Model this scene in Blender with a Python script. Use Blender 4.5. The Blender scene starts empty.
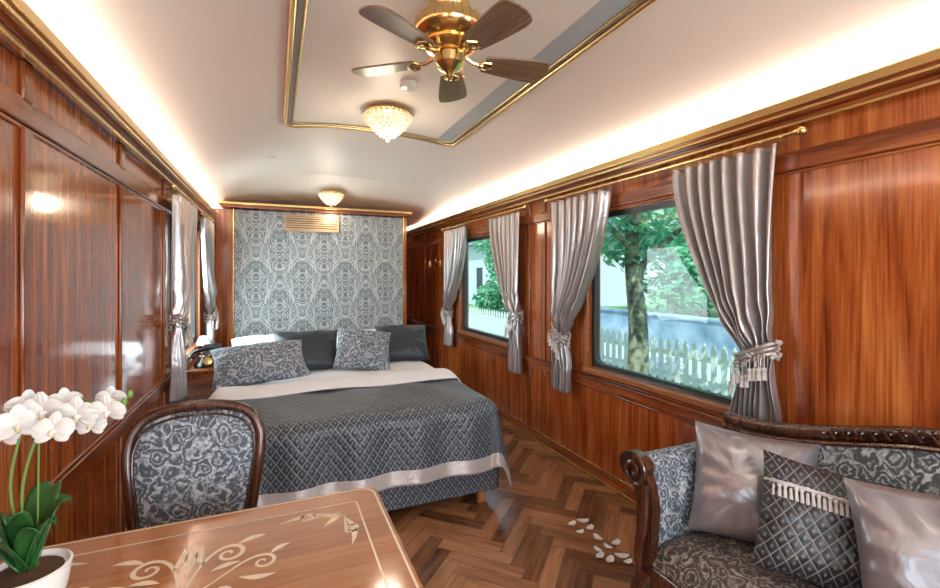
import bpy, math, random
from mathutils import Vector, Matrix, Euler
random.seed(7)
pi=math.pi
C=bpy.context.scene.collection
# ------------------------------------------------------------------ builder
class B:
    def __init__(s): s.v=[]; s.f=[]; s.m=[]
    def add(s,vs,fs,m=0):
        o=len(s.v); s.v+= [tuple(p) for p in vs]
        for f in fs: s.f.append([i+o for i in f]); s.m.append(m)
        return s
    def box(s,x0,x1,y0,y1,z0,z1,m=0):
        vs=[(x0,y0,z0),(x1,y0,z0),(x1,y1,z0),(x0,y1,z0),(x0,y0,z1),(x1,y0,z1),(x1,y1,z1),(x0,y1,z1)]
        return s.add(vs,[(0,3,2,1),(4,5,6,7),(0,1,5,4),(1,2,6,5),(2,3,7,6),(3,0,4,7)],m)
    def tube(s,pts,r,n=10,m=0,closed=False,sq=1.0):
        pts=[Vector(p) for p in pts]; N=len(pts)
        rs=r if isinstance(r,(list,tuple)) else [r]*N
        up=None; rings=[]
        for i in range(N):
            a=pts[(i-1)%N] if (closed or i>0) else pts[i]
            b=pts[(i+1)%N] if (closed or i<N-1) else pts[i]
            t=(b-a)
            if t.length<1e-9: t=Vector((0,0,1))
            t.normalize()
            if up is None:
                up=Vector((0,0,1)) if abs(t.z)<.9 else Vector((1,0,0))
            u=up-t*up.dot(t)
            if u.length<1e-6: u=t.orthogonal()
            u.normalize(); w=t.cross(u); up=u
            rings.append([pts[i]+(u*math.cos(2*pi*k/n)+w*math.sin(2*pi*k/n)*sq)*rs[i] for k in range(n)])
        vs=[p for R in rings for p in R]; fs=[]
        M=N if closed else N-1
        for i in range(M):
            j=(i+1)%N
            for k in range(n):
                l=(k+1)%n
                fs.append((i*n+k,i*n+l,j*n+l,j*n+k))
        if not closed:
            fs.append(tuple(range(n-1,-1,-1))); fs.append(tuple((N-1)*n+k for k in range(n)))
        return s.add(vs,fs,m)
    def lathe(s,prof,n=32,c=(0,0,0),m=0):
        vs=[];fs=[]
        for r,z in prof:
            for k in range(n):
                a=2*pi*k/n; vs.append((c[0]+r*math.cos(a),c[1]+r*math.sin(a),c[2]+z))
        for i in range(len(prof)-1):
            for k in range(n):
                l=(k+1)%n; fs.append((i*n+k,i*n+l,(i+1)*n+l,(i+1)*n+k))
        fs.append(tuple(range(n-1,-1,-1))); q=(len(prof)-1)*n; fs.append(tuple(q+k for k in range(n)))
        return s.add(vs,fs,m)
    def sph(s,c,r,nu=10,nv=6,m=0):
        if not isinstance(r,(tuple,list)): r=(r,r,r)
        vs=[];fs=[]
        for j in range(1,nv):
            t=pi*j/nv
            for k in range(nu):
                a=2*pi*k/nu
                vs.append((c[0]+r[0]*math.sin(t)*math.cos(a),c[1]+r[1]*math.sin(t)*math.sin(a),c[2]+r[2]*math.cos(t)))
        top=len(vs); vs.append((c[0],c[1],c[2]+r[2])); vs.append((c[0],c[1],c[2]-r[2]))
        for j in range(nv-2):
            for k in range(nu):
                l=(k+1)%nu; fs.append((j*nu+k,(j+1)*nu+k,(j+1)*nu+l,j*nu+l))
        for k in range(nu):
            l=(k+1)%nu; fs.append((top,k,l)); fs.append((top+1,(nv-2)*nu+l,(nv-2)*nu+k))
        return s.add(vs,fs,m)
    def extr(s,poly,vec,m=0):
        n=len(poly); vec=Vector(vec)
        vs=[Vector(p) for p in poly]+[Vector(p)+vec for p in poly]
        fs=[tuple(range(n-1,-1,-1)),tuple(range(n,2*n))]
        for i in range(n):
            j=(i+1)%n; fs.append((i,j,n+j,n+i))
        return s.add(vs,fs,m)
    def grid(s,fn,nu,nv,m=0,mf=None,flip=False,uvf=None):
        o=len(s.v)
        if uvf: s.uv=[uvf(i/nu,j/nv) for j in range(nv+1) for i in range(nu+1)]
        for j in range(nv+1):
            for i in range(nu+1): s.v.append(tuple(fn(i/nu,j/nv)))
        for j in range(nv):
            for i in range(nu):
                a=o+j*(nu+1)+i; f=[a,a+1,a+nu+2,a+nu+1]
                if flip: f.reverse()
                s.f.append(f); s.m.append(mf(i/nu,j/nv) if mf else m)
        return s
    def ribbon(s,pts,w,z,m=0):
        n=len(pts); vs=[]
        for i in range(n):
            a=pts[max(i-1,0)]; b=pts[min(i+1,n-1)]
            dx,dy=b[0]-a[0],b[1]-a[1]; l=math.hypot(dx,dy) or 1
            ww=(w[i] if isinstance(w,list) else w)/2
            vs.append((pts[i][0]-dy/l*ww,pts[i][1]+dx/l*ww,z)); vs.append((pts[i][0]+dy/l*ww,pts[i][1]-dx/l*ww,z))
        return s.add(vs,[(2*i,2*i+1,2*i+3,2*i+2) for i in range(n-1)],m)
    def make(s,name,mats,parent=None,smooth=True,bevel=0,loc=(0,0,0),rot=(0,0,0),ang=35,subsurf=0,label=None,cat=None,kind=None,solid=0):
        me=bpy.data.meshes.new(name); me.from_pydata(s.v,[],s.f)
        if not isinstance(mats,(list,tuple)): mats=[mats]
        for m in mats: me.materials.append(m)
        me.polygons.foreach_set('material_index',s.m)
        if hasattr(s,'uv'):
            ul=me.uv_layers.new(name='UVMap')
            for lp in me.loops: ul.data[lp.index].uv=s.uv[lp.vertex_index]
        me.update()
        if smooth:
            me.polygons.foreach_set('use_smooth',[True]*len(me.polygons))
            me.set_sharp_from_angle(angle=math.radians(ang))
        ob=bpy.data.objects.new(name,me); C.objects.link(ob)
        ob.location=loc; ob.rotation_euler=rot
        if parent: ob.parent=parent
        if bevel:
            b=ob.modifiers.new('b','BEVEL'); b.width=bevel; b.segments=2; b.limit_method='ANGLE'
        if solid:
            b=ob.modifiers.new('s','SOLIDIFY'); b.thickness=solid
        if subsurf:
            b=ob.modifiers.new('u','SUBSURF'); b.levels=subsurf; b.render_levels=subsurf
        tag(ob,label,cat,kind)
        return ob
def tag(ob,label=None,cat=None,kind=None,group=None):
    if label: ob['label']=label
    if cat: ob['category']=cat
    if kind: ob['kind']=kind
    if group: ob['group']=group
def root(name,loc,label,cat,rot=(0,0,0),group=None):
    o=bpy.data.objects.new(name,None); C.objects.link(o); o.location=loc; o.rotation_euler=rot
    o.empty_display_size=.1; tag(o,label,cat,None,group); return o
def bez(p0,p1,p2,p3,n=12):
    out=[]
    for i in range(n+1):
        t=i/n; a=(1-t)**3;b=3*(1-t)**2*t;c=3*(1-t)*t*t;d=t**3
        out.append(tuple(a*p0[k]+b*p1[k]+c*p2[k]+d*p3[k] for k in range(len(p0))))
    return out
def smooth(pts,n=6,closed=False):
    out=[];N=len(pts)
    rng=range(N) if closed else range(N-1)
    for i in rng:
        g=(lambda k:pts[k%N]) if closed else (lambda k:pts[min(max(k,0),N-1)])
        p0,p1,p2,p3=g(i-1),g(i),g(i+1),g(i+2)
        for j in range(n):
            t=j/n
            out.append(tuple(.5*((2*p1[k])+(-p0[k]+p2[k])*t+(2*p0[k]-5*p1[k]+4*p2[k]-p3[k])*t*t+(-p0[k]+3*p1[k]-3*p2[k]+p3[k])*t**3) for k in range(len(p1))))
    if not closed: out.append(tuple(pts[-1]))
    return out
def rrect(x0,x1,y0,y1,r,n=6):
    o=[]
    for cx,cy,a0 in((x1-r,y1-r,0),(x0+r,y1-r,pi/2),(x0+r,y0+r,pi),(x1-r,y0+r,3*pi/2)):
        for i in range(n+1):
            a=a0+pi/2*i/n; o.append((cx+r*math.cos(a),cy+r*math.sin(a)))
    return o
# ------------------------------------------------------------------ shader helpers
class E:
    def __init__(s,nt,x): s.nt=nt; s.x=x
    def _m(s,op,*a):
        n=s.nt.nodes.new('ShaderNodeMath'); n.operation=op
        for i,q in enumerate(a):
            if isinstance(q,E): s.nt.links.new(q.x,n.inputs[i])
            else: n.inputs[i].default_value=q
        return E(s.nt,n.outputs[0])
    def __add__(s,o): return s._m('ADD',s,o)
    __radd__=__add__
    def __sub__(s,o): return s._m('SUBTRACT',s,o)
    def __mul__(s,o): return s._m('MULTIPLY',s,o)
    __rmul__=__mul__
    def sin(s): return s._m('SINE',s)
    def cos(s): return s._m('COSINE',s)
    def abs(s): return s._m('ABSOLUTE',s)
    def max(s,o): return s._m('MAXIMUM',s,o)
def newmat(name):
    m=bpy.data.materials.new(name); m.use_nodes=True
    nt=m.node_tree; p=nt.nodes['Principled BSDF']; return m,nt,p
def setp(p,**k):
    for a,b in k.items():
        a=a.replace('_',' ')
        if a in p.inputs: p.inputs[a].default_value=b
def rgb(c): return (c[0],c[1],c[2],1)
def coords(nt,kind='Object'):
    tc=nt.nodes.new('ShaderNodeTexCoord'); return tc.outputs[kind]
def noise(nt,vec,scale,detail=4,rough=.5,dist=0,sc=None):
    if sc:
        mp=nt.nodes.new('ShaderNodeMapping'); mp.inputs['Scale'].default_value=sc
        nt.links.new(vec,mp.inputs[0]); vec=mp.outputs[0]
    n=nt.nodes.new('ShaderNodeTexNoise'); n.inputs['Scale'].default_value=scale
    n.inputs['Detail'].default_value=detail; n.inputs['Roughness'].default_value=rough
    n.inputs['Distortion'].default_value=dist
    nt.links.new(vec,n.inputs['Vector']); return n.outputs['Fac']
def ramp(nt,fac,stops,interp='LINEAR'):
    r=nt.nodes.new('ShaderNodeValToRGB'); r.color_ramp.interpolation=interp
    e=r.color_ramp.elements
    while len(e)<len(stops): e.new(.5)
    for i,(p,c) in enumerate(stops): e[i].position=p; e[i].color=rgb(c)
    nt.links.new(fac.x if isinstance(fac,E) else fac,r.inputs[0]); return r.outputs[0]
def bump(nt,p,fac,st=.2,dist=.01):
    b=nt.nodes.new('ShaderNodeBump'); b.inputs['Strength'].default_value=st; b.inputs['Distance'].default_value=dist
    nt.links.new(fac.x if isinstance(fac,E) else fac,b.inputs['Height']); nt.links.new(b.outputs[0],p.inputs['Normal'])
def plain(name,c,rough=.5,metal=0,**k):
    m,nt,p=newmat(name); setp(p,Base_Color=rgb(c),Roughness=rough,Metallic=metal,**k)
    v=noise(nt,coords(nt),30,3)
    r=nt.nodes.new('ShaderNodeMapRange'); r.inputs['To Min'].default_value=max(rough-.05,0.02); r.inputs['To Max'].default_value=rough+.05
    nt.links.new(v,r.inputs[0]); nt.links.new(r.outputs[0],p.inputs['Roughness'])
    return m
def wood(name,axis='z',cols=((.115,.021,.005),(.345,.078,.017),(.60,.20,.048)),rough=.17,scale=1,coat=.65):
    m,nt,p=newmat(name); o=coords(nt)
    s={'x':(1.0,22,22),'y':(22,1.0,22),'z':(22,22,1.0)}[axis]
    s=tuple(q*scale for q in s)
    n1=E(nt,noise(nt,o,1.0,7,.66,.9,s))
    s2={'x':(.5,3,3),'y':(3,.5,3),'z':(3,3,.5)}[axis]
    n2=E(nt,noise(nt,o,1.3*scale,3,.5,1.2,s2))
    s3={'x':(3,110,110),'y':(110,3,110),'z':(110,110,3)}[axis]
    n3=E(nt,noise(nt,o,1.0,3,.6,0,s3))
    f=n1*.48+n2*.28+n3*.24
    c=ramp(nt,f,[(.37,cols[0]),(.49,cols[1]),(.62,cols[2])])
    nt.links.new(c,p.inputs['Base Color']); setp(p,Roughness=rough,Coat_Weight=coat,Coat_Roughness=.08)
    bump(nt,p,n3,.05,.002)
    return m
def sepxyz(nt,o):
    sp=nt.nodes.new('ShaderNodeSeparateXYZ'); nt.links.new(o,sp.inputs[0]); return [E(nt,sp.outputs[i]) for i in range(3)]
PC=((.15,.17,.185),(.235,.26,.275),(.345,.365,.375),(.49,.50,.49))
def comb(nt,a,b,c):
    n=nt.nodes.new('ShaderNodeCombineXYZ')
    for i,q in enumerate((a,b,c)):
        if isinstance(q,E): nt.links.new(q.x,n.inputs[i])
        else: n.inputs[i].default_value=q
    return n.outputs[0]
def vor(nt,vec,w,scale,feat='F1'):
    n=nt.nodes.new('ShaderNodeTexVoronoi'); n.voronoi_dimensions='4D' if w else '3D'; n.feature=feat; n.inputs['Scale'].default_value=scale
    nt.links.new(vec,n.inputs['Vector'])
    if w: nt.links.new(w.x,n.inputs['W'])
    return E(nt,n.outputs['Distance'])
def damask(name,ax=(0,2),su=.36,sv=.5,cols=PC,off=0,K=(2.0,24,4)):
    m,nt,p=newmat(name); xyz=sepxyz(nt,coords(nt))
    u=(xyz[ax[0]]+off)*(2*pi/su); v=xyz[ax[1]]*(2*pi/sv)
    cu=u.cos(); vec=comb(nt,cu*v.cos(),cu*v.sin(),(u*2.0).cos()*.6); w=(v*2.0).sin()*.35
    d=vor(nt,vec,w,K[0])
    n=nt.nodes.new('ShaderNodeTexNoise'); n.noise_dimensions='4D'; n.inputs['Scale'].default_value=K[2]; n.inputs['Detail'].default_value=3; n.inputs['Distortion'].default_value=.5
    nt.links.new(vec,n.inputs['Vector']); nt.links.new(w.x,n.inputs['W']); nz=E(nt,n.outputs['Fac'])
    g=(u.cos()+(v+u.cos()*.35).cos())*.5
    tr=((g.abs()-.10).abs()*-16.0+1.0).max(0.0)
    f=((d+nz*.15)*K[1]).sin()*.30+.42+tr*.5+((u*12.0).cos()*(v*14.0).cos())*.08
    c=ramp(nt,f,list(zip((.2,.42,.58,.8),cols)))
    nt.links.new(c,p.inputs['Base Color']); setp(p,Roughness=.6); bump(nt,p,f,.1,.002); return m
def paisley(name,cols=PC,K=(9,26,14,.05)):
    m,nt,p=newmat(name); o=coords(nt)
    n=nt.nodes.new('ShaderNodeTexNoise'); n.inputs['Scale'].default_value=K[2]; nt.links.new(o,n.inputs['Vector'])
    mixn=nt.nodes.new('ShaderNodeMixRGB'); mixn.blend_type='LINEAR_LIGHT'; mixn.inputs[0].default_value=K[3]
    nt.links.new(o,mixn.inputs[1]); nt.links.new(n.outputs['Color'],mixn.inputs[2]); vv=mixn.outputs[0]
    d=vor(nt,vv,None,K[0]); e=vor(nt,vv,None,K[0],'DISTANCE_TO_EDGE'); d2=vor(nt,vv,None,K[0]*4.5)
    f=(d*K[1]).sin()*.33+.4+(d2*8.0).sin()*.2+((e*-16.0+1.0).max(0.0))*.3
    c=ramp(nt,f,list(zip((.2,.42,.62,.9),cols)))
    nt.links.new(c,p.inputs['Base Color']); setp(p,Roughness=.6); bump(nt,p,f,.1,.002); return m
def lattice(name,ax=(0,1),s=.045,cols=((.040,.050,.066),(.085,.103,.13),(.27,.305,.34)),rough=.36,uv=False):
    m,nt,p=newmat(name); xyz=sepxyz(nt,coords(nt,'UV' if uv else 'Object'))
    u=xyz[ax[0]]*(2*pi/s); v=xyz[ax[1]]*(2*pi/(s*1.35))
    a=((u+v)*.5).sin().abs(); b=((u-v)*.5).sin().abs()
    mn=a._m('MINIMUM',a,b)
    line=(mn*-4.2+1.0).max(0.0)
    motif=((a*b)*1.0-.80).max(0.0)*3.0
    f=line+motif
    c=ramp(nt,f,[(.0,cols[0]),(.25,cols[1]),(.75,cols[2]),(1.0,cols[2])])
    nt.links.new(c,p.inputs['Base Color']); setp(p,Roughness=rough)
    bump(nt,p,mn,.4,.006); return m
# ------------------------------------------------------------------ materials
W_v=wood('mahogany_vertical','z')
RC=((.09,.017,.0045),(.26,.060,.0135),(.45,.14,.034))
W_h=wood('mahogany_rail','y',cols=RC); W_x=wood('mahogany_cross','x',cols=RC)
W_st=wood('mahogany_stile','z',cols=RC)
W_dark=wood('dark_carved_walnut','z',cols=((.018,.006,.003),(.055,.017,.008),(.11,.036,.016)),rough=.25,scale=2)
W_table=wood('table_veneer','x',cols=((.24,.085,.03),(.37,.15,.06),(.48,.225,.10)),rough=.12,scale=.7,coat=.8)
W_oak=wood('sill_wood','y',cols=((.22,.065,.018),(.34,.115,.035),(.48,.19,.065)),rough=.3)
W_vent=wood('vent_wood','x',cols=((.36,.22,.11),(.46,.30,.16),(.56,.38,.22)),rough=.45,coat=.0)
W_blade=wood('fan_blade_wood','x',cols=((.10,.055,.03),(.20,.12,.07),(.33,.22,.14)),rough=.4,scale=3,coat=.1)
gold=plain('polished_brass',(.80,.58,.26),.2,1); gold_d=plain('aged_brass',(.66,.49,.24),.32,1)
ceil_m=plain('ceiling_cream',(.80,.735,.68),.45); slope_shade=plain('ceiling_slope_shade',(.42,.46,.49),.4); ceil_in=plain('ceiling_panel_cream',(.74,.69,.65),.42)  # blue grey tone paints in the shading and window reflection of the tray slope
white=plain('white_linen',(.80,.81,.85),.8); ceramic=plain('white_ceramic',(.82,.82,.80),.15)
dark_f=plain('navy_slate_satin',(.020,.030,.045),.42)
blackm=plain('black_frame',(.02,.022,.025),.3); blackp=plain('black_bakelite',(.012,.012,.013),.12)
hb=damask('damask_wallcloth',(0,2),.50,.70,off=.20,K=(2.0,18,3))
hb2=paisley('damask_cushion',cols=((.09,.12,.16),(.18,.22,.27),(.30,.35,.40),(.50,.54,.58)),K=(11,24,16,.045))
up_back=paisley('upholstery_back',cols=((.045,.05,.06),(.12,.14,.155),(.26,.28,.29),(.44,.45,.45)),K=(15,24,18,.035))
up_chair=paisley('upholstery_chair',cols=((.07,.085,.11),(.17,.20,.24),(.30,.34,.38),(.52,.55,.57)),K=(16,24,20,.035))
up_seat=paisley('upholstery_seat',cols=((.045,.035,.032),(.11,.09,.08),(.20,.17,.15),(.36,.32,.28)),K=(15,24,18,.035))
quilt_m=lattice('quilted_coverlet',(0,1),.05,uv=True); skirt_m=lattice('skirt_cloth',(0,2),.05)
cush_m=lattice('diamond_cushion_cloth',(0,1),.04,cols=((.022,.022,.026),(.05,.05,.055),(.21,.205,.20)))
def satin(name,c,metal=.35,rough=.33):
    m,nt,p=newmat(name); setp(p,Base_Color=rgb(c),Roughness=rough,Metallic=metal)
    bump(nt,p,noise(nt,coords(nt),9,3,.5,1.0),.25,.02); return m
curt=satin('silver_satin_curtain',(.46,.43,.43),.6,.27); sat=satin('silver_satin_cushion',(.31,.29,.31),.55,.28)
band=satin('satin_hem_band',(.66,.63,.62),.4,.25)
pearl=plain('pearl_fringe',(.55,.53,.51),.3)
leafm=plain('orchid_leaf',(.02,.09,.02),.3); stemm=plain('orchid_stem',(.14,.26,.05),.4)
petalm=plain('orchid_petal',(.80,.79,.75),.5,0,Subsurface_Weight=.1); lipm=plain('orchid_lip',(.75,.66,.36),.4)
inlay=plain('maple_inlay',(.74,.62,.45),.25)
def parquet():
    m,nt,p=newmat('herringbone_parquet')
    uv=nt.nodes.new('ShaderNodeUVMap').outputs[0]
    at=nt.nodes.new('ShaderNodeAttribute'); at.attribute_name='tone'
    n1=E(nt,noise(nt,uv,1,6,.6,.6,(3,45,1))); n2=E(nt,noise(nt,uv,1,3,.5,1.0,(4,12,1)))
    f=n1*.5+n2*.25+E(nt,at.outputs['Fac'])*.3
    c=ramp(nt,f,[(.3,(.075,.027,.010)),(.5,(.235,.095,.037)),(.72,(.45,.215,.095))])
    nt.links.new(c,p.inputs['Base Color']); setp(p,Roughness=.26,Coat_Weight=.35,Coat_Roughness=.12); return m
par=parquet()
gm,nt,p=newmat('window_glass'); tr=nt.nodes.new('ShaderNodeBsdfTransparent'); gl=nt.nodes.new('ShaderNodeBsdfGlossy'); gl.inputs['Roughness'].default_value=.02
tr.inputs[0].default_value=(.80,.95,.95,1); mx=nt.nodes.new('ShaderNodeMixShader'); mx.inputs[0].default_value=.04
nt.links.new(tr.outputs[0],mx.inputs[1]); nt.links.new(gl.outputs[0],mx.inputs[2])
nt.links.new(mx.outputs[0],nt.nodes['Material Output'].inputs[0])
crys,nt,p=newmat('lit_crystal'); setp(p,Base_Color=(.95,.9,.8,1),Roughness=.06,Metallic=.3,Emission_Strength=1.0)
vo=nt.nodes.new('ShaderNodeTexVoronoi'); vo.inputs['Scale'].default_value=70; nt.links.new(coords(nt),vo.inputs[0])
cc=ramp(nt,vo.outputs['Distance'],[(.05,(1.0,.97,.86)),(.25,(.72,.54,.30)),(.5,(.25,.15,.06))]); nt.links.new(cc,p.inputs['Emission Color'])
# ------------------------------------------------------------------ dims
XL,XR=-.715,2.1; Y0,YE=-1.6,8.6; XC=.69; ZC=2.56
def arc(x): 
    return ZC-.33*(abs(x-XC)/1.41)**2.4
L,Wd=.40,.08
import bmesh
bm=bmesh.new(); uvl=bm.loops.layers.uv.new('UVMap'); tl=bm.faces.layers.float.new('tone')
c45=math.cos(pi/4)
for i in range(-140,140):
    for j in range(-12,13):
        bx=i*Wd-j*L; by=i*Wd+j*L
        cx=(bx-by)*c45; cy=(bx+by)*c45
        if not(XL-.6<cx<XR+.6 and Y0-.8<cy<YE+.6): continue
        g=.0012
        for (x0,x1,y0,y1,ver) in((bx,bx+L,by,by+Wd,0),(bx-Wd,bx,by,by+L,1)):
            q=[(x0+g,y0+g),(x1-g,y0+g),(x1-g,y1-g),(x0+g,y1-g)]
            vs=[bm.verts.new(((a-b)*c45,(a+b)*c45,0)) for a,b in q]
            f=bm.faces.new(vs); f[tl]=random.random(); ro=random.random()*50
            for lp,(a,b) in zip(f.loops,q):
                lp[uvl].uv=((a,b+ro) if not ver else (b,a+ro))
for co,no in(((XL,0,0),(-1,0,0)),((XR,0,0),(1,0,0)),((0,Y0,0),(0,-1,0)),((0,YE,0),(0,1,0))):
    geom=bm.verts[:]+bm.edges[:]+bm.faces[:]
    bmesh.ops.bisect_plane(bm,geom=geom,plane_co=co,plane_no=no,clear_outer=True)
me=bpy.data.meshes.new('floor'); bm.to_mesh(me); me.materials.append(par)
fl=bpy.data.objects.new('floor',me); C.objects.link(fl); tag(fl,'dark oak herringbone parquet floor',None,'structure')
B().box(XL-.1,XR+.1,Y0-.1,YE+.1,-.08,-.002).make('floor_base',blackm,kind='structure')
def sidewall(name,xa,xb,ops):
    b=B(); ys=Y0-.1
    for (a,c,z0,z1) in ops:
        b.box(xa,xb,ys,a,0,2.34); b.box(xa,xb,a,c,0,z0); b.box(xa,xb,a,c,z1,2.34); ys=c
    b.box(xa,xb,ys,YE+.1,0,2.34)
    return b.make(name,W_v,kind='structure',label='glossy mahogany panelled carriage wall',smooth=False)
ZB,ZT=.78,1.88
opsR=[(-1.25,-.15,ZB,ZT),(1.42,2.66,ZB,ZT),(3.86,5.12,ZB,ZT)]
opsL=[(-1.25,-.15,ZB,ZT),(4.0,5.25,ZB,ZT)]  # first opening in each side wall is added behind the camera for light
sidewall('wall_right',XR,XR+.1,opsR); sidewall('wall_left',XL-.1,XL,opsL)
B().box(XL,1.58,5.78,5.88,0,2.2).make('wall_back',W_v,kind='structure',label='mahogany partition behind the bed',smooth=False)
B().box(XL-.1,XR+.1,YE,YE+.1,0,2.34).make('wall_end',W_v,kind='structure',smooth=False)
B().box(XL-.1,-.2,Y0-.1,Y0,0,2.7).box(1.6,XR+.1,Y0-.1,Y0,0,2.7).box(-.2,1.6,Y0-.1,Y0,0,.7).box(-.2,1.6,Y0-.1,Y0,2.05,2.7).make('wall_rear',W_v,kind='structure',smooth=False)  # opening in the unseen rear wall is added to admit fill light
YA=5.2
def cf(u,v):
    x=XL-.05+(XR-XL+.1)*u
    if v<.6: y=Y0-.1+(YA-Y0+.1)*v/.6; return(x,y,arc(x))
    s=(v-.6)/.4; y=YA+(YE+.1-YA)*s; t=min(1,(y-YA)/1.4); return(x,y,arc(x)*(1-t)+2.235*t)
B().grid(cf,48,40,flip=True).make('ceiling',ceil_m,kind='structure',label='cream vaulted ceiling lit from coves',ang=12)
PX0,PX1,PY1=.065,1.32,3.42
def outline(il,ir,ib):
    a,b2,c=PX0+il,PX1-ir,PY1-ib; n=.06
    pts=[(a,-1.3+(c-n+1.3)*k/20) for k in range(0,21)]+[(a+n*.4,c-n*.4),(a+n,c)]
    pts+=[(a+n+(b2-a-2*n)*k/16,c) for k in range(1,17)]+[(b2-n*.4,c-n*.4)]+[(b2,c-n-(c-n+1.3)*k/20) for k in range(0,21)]
    return pts
B().grid(lambda u,v:(PX0+.02+(PX1-PX0-.04)*u,-1.3+(PY1-.02+1.3)*v,arc(PX0+.02+(PX1-PX0-.04)*u)-.010),24,10,flip=True).make('trim_1',slope_shade,kind='structure',label='blue grey shade of the tray slope, painted as a border')
B().grid(lambda u,v:(PX0+.05+(PX1-PX0-.20)*u,-1.3+(PY1-.07+1.3)*v,arc(PX0+.05+(PX1-PX0-.20)*u)-.016),24,10,flip=True).make('trim_2',ceil_in,kind='structure',label='cream centre of the ceiling tray')
k=3
for il,ir,ib,r in((0,0,0,.014),(.045,.035,.04,.007),):
    B().tube([(x,y,arc(x)-.018) for x,y in outline(il,ir,ib)],r,14).make('trim_%d'%k,gold_d,kind='structure',label='brass ceiling moulding',ang=60); k+=1
for x,sg in((XR,-1),(XL,1)):
    def bb(b,p0,p1,z0,z1):
        a,c=sorted((x+sg*p0,x+sg*p1)); b.box(a,c,Y0,YE,z0,z1)
    b=B(); bb(b,0,.075,2.125,2.165); bb(b,0,.04,2.10,2.125)
    b.make('trim_%d'%k,W_h,kind='structure',bevel=.004,label='mahogany cornice ledge'); k+=1
    b=B(); bb(b,.06,.087,2.155,2.195); bb(b,.03,.052,2.088,2.104); bb(b,.075,.085,2.128,2.142)
    b.make('trim_%d'%k,gold,kind='structure',bevel=.003,label='brass cornice strip'); k+=1
    b=B(); bb(b,0,.016,0,.09); b.make('baseboard_right' if sg<0 else 'baseboard_left',W_h,kind='structure',bevel=.003)
    b=B(); bb(b,.0,.028,0,.022); bb(b,.0,.02,.09,.1); b.make('trim_%d'%k,gold,kind='structure',bevel=.002,label='brass skirting strip'); k+=1
    b=B(); bb(b,0,.018,1.905,1.975); bb(b,0,.018,.64,.715)
    for z in(1.897,1.983,.632,.723): bb(b,0,.009,z-.007,z+.007)
    b.make('trim_%d'%k,W_h,kind='structure',bevel=.005,label='mahogany panel rails'); k+=1
    st=[-1.4,.2,3.26,3.5,5.55,6.6,7.7] if sg<0 else [-1.4,-.05,.86,1.83,2.78,3.74,5.5]
    b=B()
    for y in st:
        a,c=sorted((x,x+sg*.014))
        b.box(a,c,y-.03,y+.03,.72,1.9); b.box(a,c,y-.03,y+.03,.1,.64); b.box(a,c,y-.03,y+.03,1.98,2.1)
    b.make('trim_%d'%k,W_st,kind='structure',bevel=.005,label='mahogany panel stiles'); k+=1
def window(n,x,sg,y0,y1):
    z0,z1=ZB,ZT
    r=root('window_%d'%n,(x,(y0+y1)/2,z0),'carriage window with dark rounded frame',None); r['kind']='structure'
    hw=(y1-y0)/2; h=z1-z0
    out=rrect(-hw,hw,0,h,.015); inn=rrect(-hw+.035,hw-.035,.035,h-.035,.07)
    b=B(); N=len(out)
    for (xa) in(.02,.06):
        vs=[(-sg*xa,y,z) for y,z in out]+[(-sg*xa,y,z) for y,z in inn]
        b.add(vs,[(i,(i+1)%N,N+(i+1)%N,N+i) for i in range(N)])
    vs=[(-sg*.02,y,z) for y,z in inn]+[(-sg*.06,y,z) for y,z in inn]
    b.add(vs,[(i,(i+1)%N,N+(i+1)%N,N+i) for i in range(N)])
    b.make('frame',blackm,r)
    B().add([(-sg*.045,-hw+.02,.02),(-sg*.045,hw-.02,.02),(-sg*.045,hw-.02,h-.02),(-sg*.045,-hw+.02,h-.02)],[(0,1,2,3)]).make('pane',gm,r,smooth=False)
    a,c=sorted((sg*.045,-sg*.04)); B().box(a,c,-hw-.02,hw+.02,-.03,.004).make('sill',W_oak,r,bevel=.004)
    a,c=sorted((sg*.02,0))
    B().box(a,c,-hw-.035,-hw,0,h+.02).make('casing',W_oak,r,bevel=.004); B().box(a,c,hw,hw+.035,0,h+.02).make('casing',W_oak,r,bevel=.004)
    return r
window(1,XR,-1,1.42,2.66); window(2,XR,-1,3.86,5.12); window(3,XR,-1,-1.25,-.15)  # last one is unseen, added behind the camera to let light in
window(4,XL,1,4.0,5.25); window(5,XL,1,-1.25,-.15)  # second one is unseen, added behind the camera to let light in
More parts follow.
